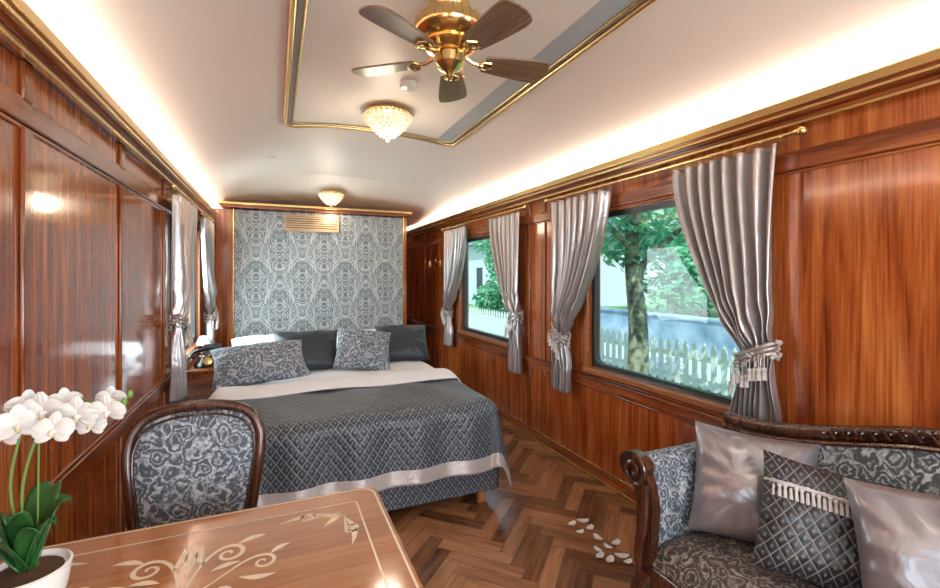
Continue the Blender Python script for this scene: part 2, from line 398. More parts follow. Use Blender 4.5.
# ------------------------------------------------------------------ curtains
def curtain(x,sg,ytie_edge,yfree,ztop,zbot,ztie,wt,lab,seed,nf=7):
    rnd=random.Random(seed)
    d=1 if yfree>ytie_edge else -1; W=abs(yfree-ytie_edge)
    r=root('curtain',(x,ytie_edge,zbot),lab,'curtain',group='silver satin window curtains')
    H=ztop-zbot; ht=ztie-zbot
    def edges(z):
        if z>=ht:
            t=(H-z)/(H-ht); s=t**1.55
            w=W*(1-s)+wt*s; e=.015*math.sin(t*pi)+.03*s
        else:
            t=(ht-z)/ht; s=min(1,t*1.6); s=s*s*(3-2*s)
            w=wt+(.08*s); e=.03-.03*s
        return e,w
    def fn(u,v):
        z=H*(1-v); e,w=edges(z)
        uu=u+.012*math.sin(9*u+5*v+seed)*(v*(1-v)*4)
        y=(e+w*uu)*d
        sq=min(1,w/W*1.6)
        amp=.030*(.55+.45*sq)
        ph=2*pi*nf*u+ .8*math.sin(3*u*pi+seed)+v*.9*math.sin(seed+u*7)
        f=math.sin(ph); f=math.copysign(abs(f)**.75,f)+.3*math.sin(2.3*ph+seed+3*v)*v
        dx=amp*f+.014*math.sin(5*pi*u+4*v)*v
        dx+=.010*math.sin(30*z+14*u+seed)*math.exp(-((z-ht-.10)/.16)**2)+.006*math.sin(18*z-9*u+seed)*math.exp(-((z-ht+.2)/.15)**2)
        tuck=math.exp(-((z-ht)/.05)**2)
        dx=dx*(1-.55*tuck)
        bulge=.03*math.exp(-((z-ht-.2)/.16)**2)*math.sin(pi*u)
        return(sg*(dx+bulge+.0),y,z)
    b=B().grid(fn,170,90); b.make('curtain_panel',curt,r,ang=180,solid=.002)
    e,w=edges(ht); cy=(e+w/2)*d
    b=B(); 
    for q,dz in((0,0),(1,-.022),(2,.02)):
        pts=[]
        for kx in range(24):
            a=2*pi*kx/24; pts.append((math.cos(a)*.046+sg*.004,cy+math.sin(a)*(w/2+.012),ht+dz-.045*math.sin(a)*d))
        b.tube(pts,.010,6,closed=True)
    b.make('tieback',curt,r)
    b=B()
    for kx in range(110):
        a=rnd.uniform(0,2*pi); rr=rnd.uniform(.95,1.15)
        b.sph((math.cos(a)*.053*rr,cy+math.sin(a)*(w/2+.016)*rr,ht+rnd.uniform(-.06,.04)-.045*math.sin(a)*d),rnd.uniform(.004,.009),6,4)
    for kx in range(9):
        yy=cy+(kx/8-.5)*w*1.05; L2=rnd.uniform(.04,.11); zz=ht-.02-.045*(2*(yy-cy)/w)*d
        xx=sg*(.062+rnd.uniform(0,.012))
        b.tube([(xx,yy,zz),(xx,yy,zz-L2*.6)],.002,5); b.sph((xx,yy,zz-.01-L2*.6),.011,8,5); b.tube([(xx,yy,zz-.015-L2*.6),(xx,yy,zz-.055-L2*.6)],[.007,.012],8)
    o=b.make('tassel_fringe',pearl,r,label='pearly tassel fringe'); o['kind']='stuff'
    return r
xr=XR-.085
lab='silver grey satin curtain gathered by tasselled tieback beside window'
curtain(xr,-1,1.26,1.86,2.015,.56,1.08,.15,lab,1,8)
curtain(xr,-1,2.99,2.36,2.015,.56,1.0,.13,lab,2,7)
curtain(xr,-1,3.52,4.16,2.015,.56,1.05,.13,lab,3,7)
curtain(xr,-1,5.45,4.75,2.015,.56,1.0,.13,lab,4,7)
xl=XL+.085
curtain(xl,1,3.68,4.45,2.015,.56,1.10,.15,lab,5,7)
curtain(xl,1,5.58,5.0,2.015,.56,1.05,.13,lab,6,6)
def rod(x,y0,y1,sg):
    r=root('curtain_rod',(x,y0,2.045),'slim brass curtain rod with ball finials on wall brackets','curtain rod',group='brass curtain rods')
    l=y1-y0
    B().tube([(0,0,0),(0,l,0)],.009,12).make('pole',gold,r)
    for y,s in((0,-1),(l,1)):
        B().sph((0,y+s*.03,0),.02,14,8).tube([(0,y,0),(0,y+s*.018,0)],.012,10).make('finial',gold,r)
    for y in(.1,l-.1):
        B().tube([(0,y,0),(-sg*.08,y,-.0)],.006,8).make('bracket',gold,r)
    n=int(l/.0875)
    for kx in range(n):
        y=.05+kx*.0875
        if (y<.72 or y>l-.74):
            B().tube([(math.cos(a*pi/6)*.015,0,math.sin(a*pi/6)*.015-.004) for a in range(12)],.002,5,closed=True).make('ring',gold,r,loc=(0,y,0))
rod(xr,1.2,3.06,-1); rod(xr,3.46,5.52,-1); rod(xl,3.62,5.62,1)
# ------------------------------------------------------------------ headboard
r=root('headboard_panel',(0,5.78,0),'tall damask upholstered wall panel with gilt crown behind the bed','headboard')
B().box(-.43,1.53,-.05,0,.25,2.2).make('damask_panel',hb,r,bevel=.01)
B().box(-.50,-.43,-.065,0,.0,2.2).make('side_frame',W_v,r,bevel=.004); B().box(1.53,1.575,-.065,0,0,2.2).make('side_frame',W_v,r,bevel=.004)
B().box(-.435,-.425,-.068,-.05,.25,2.2).make('gilt_edge',gold,r); B().box(1.525,1.535,-.068,-.05,.25,2.2).make('gilt_edge',gold,r)
B().box(-.55,1.60,-.16,.1,2.205,2.235).make('crown_board',W_x,r,bevel=.004)
B().box(-.57,1.62,-.18,.12,2.235,2.262).make('gilt_moulding',gold,r,bevel=.004)
r=root('air_vent',(.41,5.729,2.07),'slatted wooden air vent grille set in damask panel','vent')
b=B().box(-.31,.31,-.03,0,-.1,-.08).box(-.31,.31,-.03,0,.08,.1).box(-.31,-.29,-.03,0,-.08,.08).box(.29,.31,-.03,0,-.08,.08)
b.make('vent_frame',W_vent,r,bevel=.003)
b=B().box(-.29,.29,-.006,0,-.08,.08,1)
for i in range(6): b.box(-.29,.29,-.024,-.006,-.077+i*.0267,-.061+i*.0267)
b.make('slats',[W_vent,W_dark],r)
for i,y in enumerate((5.9,6.35)):
    b=B().box(-.01,0,-.015,.015,-.04,.04).tube(bez((-.01,0,.02),(-.06,0,.0),(-.07,0,.02),(-.06,0,.05),8),.005,8)
    b.make('coat_hook',gold,loc=(XR,y,1.62),label='brass coat hook screwed to mahogany wall',cat='hook')
# ------------------------------------------------------------------ bed
BX0,BX1,BY0,BY1=-.38,1.31,2.56,5.02; BZ=.62
bed=root('bed',((BX0+BX1)/2,(BY0+BY1)/2,0),'double bed with white linen and grey quilted coverlet','bed')
cx,cy=(BX0+BX1)/2,(BY0+BY1)/2
hw,hl=(BX1-BX0)/2,(BY1-BY0)/2
B().box(-hw+.03,hw-.03,-hl+.04,hl,.12,.36).make('bed_base',W_x,bed,bevel=.01)
B().box(-hw+.015,hw-.015,-hl+.03,hl,.36,BZ-.012).make('mattress',white,bed,bevel=.05)
B().box(-hw-.0,hw+.0,-hl-.0,-hl+.02,.085,.40).box(hw-.017,hw,-hl,hl,.085,.4).make('bed_skirt',skirt_m,bed,bevel=.006)
for x in(-hw+.07,hw-.13):
    for y in(-hl+.03,hl-.1):
        B().box(x,x+.05,y,y+.05,0,.12).make('leg',W_oak,bed,bevel=.004)
def drape(x0,x1,yfoot,yhead,z,drop,dropf,R=.05,flare=.10,amp=.012,seed=0,wr=1):
    def fn(u,v):
        s=x0-drop+(x1-x0+2*drop)*u; t=yfoot-dropf+(yhead-yfoot+dropf)*v
        ex=max(0,s-(x1-R))-max(0,(x0+R)-s); ey=-max(0,(yfoot+R)-t)
        bx=min(max(s,x0+R),x1-R); by=max(t,yfoot+R)
        e=math.hypot(ex,ey)
        wz=(.006*math.sin(7*s+seed)*math.sin(6*t+1+seed)+.004*math.sin(17*s+9*t))*wr
        if e<1e-6: return(bx,by,z+wz)
        dx,dy=ex/e,ey/e
        a=e/R
        corner=min(1,2*min(abs(dx),abs(dy)))
        e2=e*(1-.13*corner)
        if a<pi/2: o=R*math.sin(a); dn=R*(1-math.cos(a))
        else: q=max(0,e2-R*pi/2); o=R+(flare+.10*corner)*q; dn=R+q*.985
        per=(s if abs(ey)>abs(ex) else t)
        wv=amp*math.sin(per*19+seed)*min(1,e/.2)*(1-corner)
        o+=wv
        return(bx+dx*o,by+dy*o,max(z-dn+wz*.5,.03))
    return fn
YQ=3.28-cy
d1=drape(-hw-.02,hw+.02,-hl-.02,YQ,BZ+.03,.42,.38,R=.09,seed=2,amp=.014)
S=2*hw+.88; T=(YQ+hl+.02)+.38
def mfq(u,v):
    s=u*S; t=v*T
    return 1 if (s<.06 or s>S-.065 or t<.075) else 0
B().grid(d1,140,90,mf=mfq,uvf=lambda u,v:(u*S,v*T)).make('coverlet',[quilt_m,band],bed,ang=180,solid=.006,label='slate blue diamond quilted coverlet with satin hem')
def dv(u,v):
    # white duvet from under the coverlet edge up to the head, hanging over both sides
    R=.06; s=(-hw-.29)+(2*hw+.58)*u; y=(YQ-.10)+(hl-YQ+.10)*v
    e=max(0,abs(s)-(hw-.04)); sg_=1 if s>0 else -1
    wz=.008*math.sin(7*s+4)*math.sin(6*y+5)+.004*math.sin(17*s+9*y)
    z0=BZ+.018-.018*max(0,1-v*8)
    if e<=0: return(s,y,z0+wz)
    a=e/R
    if a<pi/2: o=R*math.sin(a); dn=R*(1-math.cos(a))
    else: q=e-R*pi/2; o=R+.04*q; dn=R+q
    return(sg_*(hw-.04+o-.012),y,z0-dn)
B().grid(dv,80,50).make('duvet',white,bed,ang=180,solid=.01)
def fold(u,v):
    x=(-hw-.03)+(2*hw+.06)*u; a=v*2*pi
    y=YQ+.10+.17*math.cos(a)*(1+.08*math.sin(9*u)); z=BZ+.040+.026*math.sin(a)*(abs(math.sin(a))**.3)+.006*math.sin(14*u+2)
    dz=max(0,abs(2*u-1)-.94)*1.2
    return(x,y,z-dz)
B().grid(fold,60,20).make('folded_sheet',white,bed,ang=180)
def pillow_mesh(w,h,t,n=30,sd=0):
    b=B()
    for sgn in(1,-1):
        def fn(u,v):
            a,c=2*u-1,2*v-1
            x=a*w/2*(1-.07*(1-c*c)**1.0*abs(a)**2); y=c*h/2*(1-.07*(1-a*a)*abs(c)**2)
            k2=max(0,(1-abs(a)**2.6)*(1-abs(c)**2.6))**.5
            z=sgn*t/2*k2*(1+.06*math.sin(5*a+2*c+sd)+.05*math.sin(7*c-3*a+sd))
            th=math.atan2(c,a); rr=math.hypot(a,c)
            z+=sgn*.004*math.sin(th*14+sd)*min(1,max(0,rr-.45)*2.5)*k2*1.6
            return(x,y,z)
        b.grid(fn,n,n,flip=(sgn<0))
    return b
def pillow(name,w,h,t,mat,loc,rot,lab,cat='pillow',group=None):
    o=pillow_mesh(w,h,t,sd=loc[0]*9+loc[1]*5).make(name,mat,loc=loc,rot=rot,ang=180,label=lab,cat=cat)
    if group: o['group']=group
    return o
D=math.radians
pg='bed pillows'
pillow('pillow',.66,.41,.17,hb2,(-.10,3.76,.785),(D(34),D(-3),D(6)),'grey blue damask pillow resting on white duvet','pillow',pg)
pillow('pillow',.54,.42,.18,dark_f,(.25,4.13,.80),(D(44),0,D(-3)),'navy satin pillow half behind damask pillow','pillow',pg)
pillow('pillow',.48,.42,.17,hb2,(.71,3.98,.80),(D(46),D(8),D(-6)),'grey damask pillow standing between dark pillows','pillow',pg)
pillow('pillow',.50,.42,.18,dark_f,(1.12,4.22,.80),(D(46),0,D(-8)),'navy satin pillow at bed edge','pillow',pg)
for x in(-.02,.84):
    pillow('pillow',.74,.5,.18,white,(x,4.66,.76),(D(16),0,0),'plump white linen pillow at head of bed','pillow',pg)
# ------------------------------------------------------------------ nightstand & phone
r=root('nightstand',(-.56,4.55,0),'mahogany bedside cabinet between bed and window wall','nightstand')
B().box(-.13,.13,-.4,.4,.05,.66).make('body',W_v,r,bevel=.006)
B().box(-.145,.145,-.42,.42,.66,.69).make('top',W_h,r,bevel=.006)
B().box(-.11,.11,-.412,-.4,.4,.62).make('drawer',W_x,r,bevel=.005)
B().sph((0,-.42,.51),.012).make('knob',gold,r)
B().box(-.12,.12,-.38,.38,0,.05).make('plinth',W_dark,r)
r=root('telephone',(-.53,4.32,.69),'vintage black telephone with brass dial on bedside cabinet','telephone',rot=(0,0,.3))
prof=[(.085,0),(.09,.012),(.078,.03),(.055,.06),(.045,.085)]
B().lathe(prof,28).make('body',blackp,r)
for x in(-.03,.03): B().tube([(x,0,.085),(x,0,.115)],.006,8).make('cradle',gold,r)
B().tube(smooth([(-.1,0,.10),(-.075,0,.125),(0,0,.14),(.075,0,.125),(.1,0,.10)],5),.013,10).lathe([(.026,.075),(.03,.09),(.018,.112)],16,(-.1,0,0)).lathe([(.026,.075),(.03,.09),(.018,.112)],16,(.1,0,0)).make('handset',blackp,r)
B().lathe([(.034,0),(.034,.006),(.015,.008)],24).make('dial',gold,r,loc=(0,-.066,.05),rot=(D(60),0,0))
r=root('bedside_lamp',(-.60,4.76,.69),'small brass bedside lamp with glass shade','table lamp')
B().lathe([(.05,0),(.05,.008),(.012,.02),(.008,.1),(.012,.13)],20).make('base',gold,r)
B().lathe([(.055,.12),(.05,.16),(.028,.2)],24).make('shade',ceramic,r)
b=B().extr([(-.08,0,0),(.06,0,0),(.06,.06,.14),(-.08,.06,.14)],(0,.01,.0)); b.make('picture_frame',blackp,loc=(-.5,4.55,.692),label='small black framed card on bedside cabinet',cat='frame')
# ------------------------------------------------------------------ table
TZ=.76
tx0,tx1,ty0,ty1=-.695,.30,.52,1.47
r=root('table',((tx0+tx1)/2,(ty0+ty1)/2,0),'polished inlaid wooden table with scroll marquetry','table'); tcx,tcy=(tx0+tx1)/2,(ty0+ty1)/2
pl=[(x-tcx,y-tcy,TZ-.026) for x,y in rrect(tx0,tx1,ty0,ty1,.05)]
B().extr(pl,(0,0,.026)).make('table_top',W_table,r,bevel=.005)
B().box(tx0+.07-tcx,tx1-.07-tcx,ty0+.07-tcy,ty1-.07-tcy,TZ-.1,TZ-.026).make('apron',W_dark,r,bevel=.004)
for x in(tx0+.1,tx1-.1):
    for y in(ty0+.1,ty1-.1):
        B().lathe([(.022,0),(.02,.03),(.028,.06),(.022,.1),(.03,.5),(.024,.62),(.034,.66)],18,(x-tcx,y-tcy,0)).make('leg',W_dark,r)
b=B(); zi=TZ+.0006
b2=rrect(tx0+.014,tx1-.014,ty0+.014,ty1-.014,.045); b.ribbon([(x-tcx,y-tcy) for x,y in b2+[b2[0]]],.006,zi)
b2=rrect(tx0+.075,tx1-.075,ty0+.085,ty1-.085,.01); b.ribbon([(x-tcx,y-tcy) for x,y in b2+[b2[0]]],.005,zi)
def spiral(cx,cy,r0,a0,turns,dirn,w,tail=None):
    pts=[];ws=[]
    n=int(26*turns)+8
    for i in range(n+1):
        t=i/n; rr=r0*(1-t)**.8+.002; a=a0+dirn*2*pi*turns*t
        pts.append((cx+rr*math.cos(a),cy+rr*math.sin(a))); ws.append(w*(1-.5*t))
    if tail:
        p=pts[0]; tl=bez(tail[0],tail[1],tail[2],p,12)[:-1]; pts=tl+pts; ws=[w*(.3+.7*i/len(tl)) for i in range(len(tl))]+ws
    b.ribbon([(x-tcx,y-tcy) for x,y in pts],ws,zi)
def leafsh(x0,y0,x1,y1,w,bend=.25):
    mx,my=(x0+x1)/2-(y1-y0)*bend,(y0+y1)/2+(x1-x0)*bend
    pts=[((1-t)**2*x0+2*(1-t)*t*mx+t*t*x1-tcx,(1-t)**2*y0+2*(1-t)*t*my+t*t*y1-tcy) for t in [i/12 for i in range(13)]]
    b.ribbon(pts,[w*math.sin(pi*min(1,max(.02,i/12)))+.001 for i in range(13)],zi)
def orn(ox,oy,s,m=1):
    for dx in(1,-1):
        X=lambda a:ox+dx*a*s
        Y=lambda a:oy+m*a*s
        spiral(X(.075),Y(.055),.03*s,pi/2*m,1.25,-dx*m,.011*s,tail=((X(0),Y(-.09)),(X(.01),Y(0)),(X(.03),Y(.085))))
        spiral(X(.145),Y(-.005),.024*s,pi/2*m,1.2,-dx*m,.009*s,tail=((X(.02),Y(-.06)),(X(.06),Y(-.05)),(X(.10),Y(.03))))
        spiral(X(.07),Y(-.075),.018*s,-pi/2*m,1.1,dx*m,.008*s,tail=((X(.0),Y(-.05)),(X(.02),Y(-.07)),(X(.04),Y(-.1))))
        leafsh(X(.03),Y(.03),X(.02),Y(.115),.016*s,.2*dx*m)
        leafsh(X(.09),Y(.085),X(.15),Y(.105),.016*s,.25*dx*m)
        leafsh(X(.16),Y(.02),X(.20),Y(.045),.014*s,.25*dx*m)
        leafsh(X(.10),Y(-.04),X(.17),Y(-.055),.015*s,-.2*dx*m)
        leafsh(X(.045),Y(.0),X(.10),Y(.015),.014*s,.2*dx*m)
    leafsh(ox,oy+m*.0*s,ox,oy+m*.13*s,.022*s,0)
orn(-.185,1.185,1.1); orn(-.185,.82,1.1,-1)
for cxx,cyy,aa in((.18,1.335,-3*pi/4),(-.575,1.335,-pi/4)):
    for dd in(1,-1):
        vx=math.cos(aa+dd*.78);vy=math.sin(aa+dd*.78)
        spiral(cxx+vx*.09-vy*dd*.01,cyy+vy*.09+vx*dd*.01,.02,aa,1.2,dd,.008,tail=((cxx,cyy),(cxx+vx*.03,cyy+vy*.03),(cxx+vx*.05,cyy+vy*.05)))
        leafsh(cxx+vx*.03,cyy+vy*.03,cxx+vx*.17,cyy+vy*.17,.016,.22*dd)
        leafsh(cxx,cyy,cxx+vx*.06,cyy+vy*.01,.014,-.3*dd)
    leafsh(cxx,cyy,cxx+math.cos(aa)*.08,cyy+math.sin(aa)*.08,.016,0)
b.make('marquetry_inlay',inlay,r,smooth=False,label='pale maple scroll inlay')
# ------------------------------------------------------------------ chair
ch=root('dining_chair',(-.275,1.60,0),'dark carved wooden chair with blue grey damask back','chair',rot=(0,0,D(-4)))
def tilt(x,z,dy=0): return (x,.20+(z-.45)*.16+dy+.02*math.cos(x*6),z)
shape=[(-.165,.46),(-.175,.56),(-.192,.68),(-.206,.79),(-.203,.87),(-.168,.932),(-.095,.96),(0,.968),(.095,.96),(.168,.932),(.203,.87),(.206,.79),(.192,.68),(.175,.56),(.165,.46)]
sp=smooth(shape,5)
B().tube([tilt(x,z) for x,z in sp],.019,12).tube([tilt(x*.985,z) for x,z in [(-.17,.53),(-.09,.52),(0,.515),(.09,.52),(.17,.53)]],.016,10).make('back_frame',W_dark,ch)
b=B()
b.tube([tilt(x*.91,.5+(z-.5)*.94,-.018) for x,z in sp if z>.5],.004,8)
b.make('beading',W_dark,ch)
def bk(u,v):
    z=.53+(.945-.53)*v
    pts=[(q[1],abs(q[0])) for q in shape[:8]]
    w=0
    for (za,wa),(zb,wb) in zip(pts,pts[1:]):
        if za<=z<=zb: w=wa+(wb-wa)*(z-za)/(zb-za)
    x=(2*u-1)*w*.95
    p=tilt(x,z); puff=.035*max(0,(1-(2*u-1)**4)*(1-(2*v-1)**4))
    return(p[0],p[1]-puff,p[2])
def bk2(u,v):
    p=bk(u,v); t=tilt(p[0],p[2]); return(p[0],t[1]+.012,p[2])
B().grid(bk,24,24).grid(bk2,24,24,flip=True).make('backrest',up_chair,ch,ang=180)
def seat(u,v):
    a,c=2*u-1,2*v-1; x=a*(.21+.03*(1-v)); y=-.24+.44*v; return(x,y,.43+.06*max(0,(1-a**4)*(1-c**4))**.5)
B().grid(seat,20,20).make('seat',up_chair,ch,ang=180)
B().extr([(-.24,-.25,.37),(.24,-.25,.37),(.21,.21,.37),(-.21,.21,.37)],(0,0,.06)).make('seat_rail',W_dark,ch,bevel=.01)
for x,y in((-.2,-.21),(.2,-.21)):
    s=1 if x>0 else -1
    B().tube(smooth([(x,y,.4),(x+s*.02,y-.02,.3),(x,y,.15),(x-s*.005,y+.0,.05),(x+s*.015,y-.015,.0)],5),[.03-.0007*i for i in range(21)],10).make('leg',W_dark,ch)
for x in(-.17,.17):
    B().tube(smooth([(x,.19,.46),(x,.2,.3),(x,.23,.15),(x,.27,.0)],5),.018,10).make('leg',W_dark,ch)
# ------------------------------------------------------------------ sofa
so=root('sofa',(1.62,.62,0),'carved dark wood sofa with paisley upholstery against window wall','sofa')
SX0,SX1=-.30,.30; SY0,SY1=-.80,.80
B().box(SX0+.0,SX1,SY0+.04,SY1-.06,.24,.33).make('seat_rail',W_dark,so,bevel=.012)
b=B()
def sc(u,v):
    a=2*u-1;c=2*v-1; x=a*.29-.0; y=c*.73-.01
    return(x,y,.33+.115*max(0,(1-abs(a)**5)*(1-abs(c)**10))**.4)
b.grid(sc,24,50); b.make('seat_cushion',up_seat,so,ang=180)
def crest(y):
    t=y/.8; return .835+.12*math.cos(min(1,abs(t)*1.05)*pi)*.5+.03*math.exp(-(t/.28)**2)+ .02
def bkf(u,v):
    y=-.74+1.48*u; zt=crest(y)-.04; z=.40+(zt-.40)*v
    return(.20+.06*v-.04*math.sin(pi*v)*1.0,y,z)
B().grid(bkf,50,16).grid(lambda u,v:(.31,bkf(u,v)[1],bkf(u,v)[2]),50,4,flip=True).make('backrest',up_back,so,ang=180)
pts=[(.275,-.8+1.6*i/60,crest(-.8+1.6*i/60)) for i in range(61)]
b=B().tube(pts,.028,12,sq=.8)
pts2=[(.255,p[1],p[2]-.035) for p in pts]; b.tube(pts2,.010,8)
for s in(1,-1):
    for i in range(9):
        y=s*(.03+i*.04); z=crest(y)+.012
        b.sph((.255,y,z),(.014,.022,.012+.008*math.cos(i*.35)),8,6)
        b.tube([(.245,y,z-.03),(.242,y+s*.02,z-.005),(.245,y+s*.04,z-.02)],.005,6)
b.sph((.25,0,crest(0)+.02),(.022,.045,.03),12,8)
b.make('crest_rail',W_dark,so,label='carved wooden crest rail')
def armsec(s):
    inner=[(.70,.33),(.695,.45),(.69,.55),(.70,.61),(.715,.66)]
    rollc=(.765,.665); R=.058
    arcp=[(rollc[0]+R*math.cos(a),rollc[1]+R*math.sin(a)) for a in [pi-.3-(i/10)*(pi+.9) for i in range(11)]]
    outer=[(.765,.60),(.75,.5),(.76,.36),(.76,.30)]
    return [(s*y,z) for y,z in smooth(inner+arcp+outer,3)]
for s in(1,-1):
    sec=armsec(s)
    b=B().extr([(SX0+.03,y,z) for y,z in sec],(.56,0,0)); b.make('arm',up_chair,so,ang=50)
    big=[(SX0-.005,y+(y-s*.742)*.35,z+.012*(1 if z>.6 else 0)) for y,z in sec]
    b=B().extr(big,(.04,0,0))
    vp=[]
    for i in range(40):
        t=i/39; rr=.062*(1-t)+.006; a=pi/2+s*2*pi*1.6*t
        vp.append((SX0-.012,s*.765+rr*math.cos(a)*1.0,.668+rr*math.sin(a)))
    b.tube(vp,.009,8)
    b.tube(smooth([(SX0-.012,s*.70,.64),(SX0-.015,s*.70,.5),(SX0-.02,s*.72,.38),(SX0-.01,s*.74,.26)],6),[.016-.0003*i for i in range(19)],8)
    b.make('arm_facing',W_dark,so,label='carved scroll arm front')
    b=B(); b.tube(smooth([(SX0+.03,s*.72,.28),(SX0-.0,s*.74,.2),(SX0+.02,s*.73,.1),(SX0-.02,s*.76,.025),(SX0-.03,s*.765,.0)],5),[.045-.0012*i for i in range(21)],12)
    b.make('leg',W_dark,so)
    B().tube([(.27,s*.72,.28),(.28,s*.74,.0)],[.03,.02],10).make('leg',W_dark,so)
cg='sofa cushions'
pillow('sofa_cushion',.42,.41,.16,sat,(1.67,1.145,.635),(D(68),D(4),D(-50)),'silver satin cushion propped in sofa corner','cushion',cg)
o=pillow('sofa_cushion',.37,.37,.13,cush_m,(1.62,.875,.635),(D(66),D(9),D(-50)),'dark diamond patterned cushion with pearl tassel trim','cushion',cg)
b=B(); rnd=random.Random(3)
for i in range(24):
    a=-1+2*i/23; z=.065*max(0,(1-abs(a)**2.6)*(1-.3**2.6))**.5+.004
    b.sph((a*.165,.085+.006*math.sin(i*2),z),.008,6,4); b.tube([(a*.165,.08,z),(a*.165+.003,.045,z+.004)],[.004,.006],6)
b.tube([(-.17+.34*i/20,.09,.065*max(0,(1-abs(-1+2*i/20)**2.6))**.5+.004) for i in range(21)],.006,6)
t=b.make('tassel_trim',pearl,o); t['kind']='stuff'
pillow('sofa_cushion',.42,.42,.16,sat,(1.63,.57,.655),(D(66),D(-6),D(-62)),'silver grey satin cushion leaning on sofa back','cushion',cg)
# ------------------------------------------------------------------ orchid
orr=root('potted_orchid',(-.46,1.19,TZ),'white moth orchid in glossy white ceramic pot on table','potted plant')
B().lathe([(.045,0),(.053,.008),(.063,.04),(.069,.075),(.071,.088),(.066,.09),(.062,.08),(.001,.078)],36).make('pot',ceramic,orr)
B().sph((0,0,.076),(.062,.062,.012),18,8).make('soil',plain('bark',(.08,.04,.02),.9),orr)
def leaf(a,l,w,up):
    def fn(u,v):
        t=v; r_=l*t; zz=.08+up*math.sin(t*pi*.62)
        ww=w*math.sin(pi*min(.97,.12+t*.88))**.6
        c=2*u-1
        return(math.cos(a)*r_-math.sin(a)*c*ww,math.sin(a)*r_+math.cos(a)*c*ww,zz+abs(c)*.012)
    return B().grid(fn,6,14)
for a,l,w,up in((.6,.07,.028,.12),(1.4,.09,.03,.14),(2.6,.13,.032,.09),(-.9,.06,.026,.10),(3.8,.12,.03,.12),(-1.8,.05,.026,.13),(.1,.045,.028,.09)):
    leaf(a,l,w,up).make('leaf',leafm,orr,ang=180,solid=.002)
def blossom(center,dirv,s):
    b=B(); d=Vector(dirv).normalized(); q=d.to_track_quat('Z','Y').to_matrix()
    for a,wd,ln in((pi/2,.55,1),(pi/2+2.2,.55,.95),(pi/2-2.2,.55,.95),(.15,.95,1.05),(pi-.15,.95,1.05)):
        def fn(u,v):
            c=2*u-1; r_=s*ln*v; w=s*wd*math.sin(pi*min(.985,v*.86+.09))**.7
            zz=.15*s*math.sin(v*2.2)-c*c*w*.12-(.25*s*v*v*.3)+.002*math.sin(c*9)*v
            if wd>.6: zz+=.003
            p=Vector((math.cos(a)*r_-math.sin(a)*c*w*.62,math.sin(a)*r_+math.cos(a)*c*w*.62,zz))
            return Vector(center)+q@p
        b.grid(fn,8,8,0)
    for o_,rr,mi in(((0,-.004,.006),.005,0),((0,-.009,.009),.004,1),((.004,-.003,.005),.003,0),((-.004,-.003,.005),.003,0)):
        b.sph(Vector(center)+q@(Vector(o_)*s/.035),rr*s/.035,8,6,mi)
    return b.make('blossom',[petalm,lipm],orr,ang=180)
def W2(px,py,d):
    X=(px-275)*d/490.5; Y=(d-X*.3976)/.9175; Z=1.44-(py-276)*d/450
    return Vector((X+.46,Y-1.19,Z-TZ))
bl=[(44,410,.90,.040),(78,414,.91,.038),(108,410,.92,.034),(18,424,.88,.038),(54,430,.86,.034),(2,434,.9,.034),(92,424,.93,.030),(28,405,.93,.034),(64,402,.95,.03),(112,398,.96,.028)]
for (px,py,d,s) in bl:
    blossom(W2(px,py,d),(.05+random.uniform(-.55,.55),-1,random.uniform(-.4,.3)),s)
for top,tip,mid in(((44,418,.92),(112,412,.94),(70,398,.95)),((20,420,.91),(0,436,.92),(5,408,.93))):
    p0=Vector((.0,.0,.08)); a=W2(*top); t=W2(*tip)
    pts=smooth([p0,(p0+a)*.5+Vector((-.02,0,.02)),a+Vector((0,.012,.0)),W2(*mid)+Vector((0,.01,0)),t],8)
    B().tube(pts,.0028,7).make('stem',stemm,orr)
B().tube([(.012,.01,.07),(.015,.01,.34)],.002,6).make('support_stick',stemm,orr)
for i in range(2):
    c=W2(124+i*6,402-i*8,.93); B().sph(c,(.006,.006,.009),8,6).make('bud',stemm,orr)
# ------------------------------------------------------------------ ceiling fan
FX,FY=.64,1.683; fz=arc(FX)-.016
fan=root('ceiling_fan',(FX,FY,fz),'brass ceiling fan with five dark wooden blades','ceiling fan')
bz=2.30-fz
B().lathe([(.075,0),(.08,-.012),(.065,-.05),(.03,-.06)],32).make('canopy',gold,fan)
b=B().lathe([(.03,-.05),(.05,-.06),(.11,-.07),(.135,-.095),(.14,-.125),(.145,-.135),(.14,-.15),(.12,-.165),(.10,-.175),(.105,-.19),(.09,-.205),(.05,-.215)],40)
for i in range(24):
    a=2*pi*i/24; b.tube([(math.cos(a)*.128,math.sin(a)*.128,-.083),(math.cos(a)*.142,math.sin(a)*.142,-.13)],.004,6,m=1)
b.make('motor_housing',[gold,gold_d],fan)
B().lathe([(.05,-.21),(.06,-.225),(.058,-.26),(.04,-.28),(.02,-.29),(.012,-.30),(.015,-.31),(.006,-.32)],28).make('switch_housing',gold,fan)
for i in range(5):
    a=D(66.57)+i*2*pi/5
    b=B(); b.tube([(.07,0,.02),(.10,0,.005),(.14,0,0)],.009,8)
    b.tube([(.12,-.0,0),(.14,-.028,0),(.165,-.03,0),(.18,0,0),(.165,.03,0),(.14,.028,0)],.006,8,closed=True)
    b.make('blade_bracket',gold,fan,loc=(0,0,bz),rot=(0,0,a))
    out=smooth([(.145,-.045),(.25,-.060),(.37,-.070),(.415,-.056),(.43,0),(.415,.056),(.37,.070),(.25,.060),(.145,.045)],5)
    B().extr([(x,y,0) for x,y in out],(0,0,.008)).make('blade',W_blade,fan,loc=(0,0,bz+.004),rot=(D(-12),0,a),bevel=.002)
B().tube([(.055,0,-.25),(.06,0,-.29)],.0015,5).sph((.06,0,-.295),.006).make('pull_chain',gold,fan)
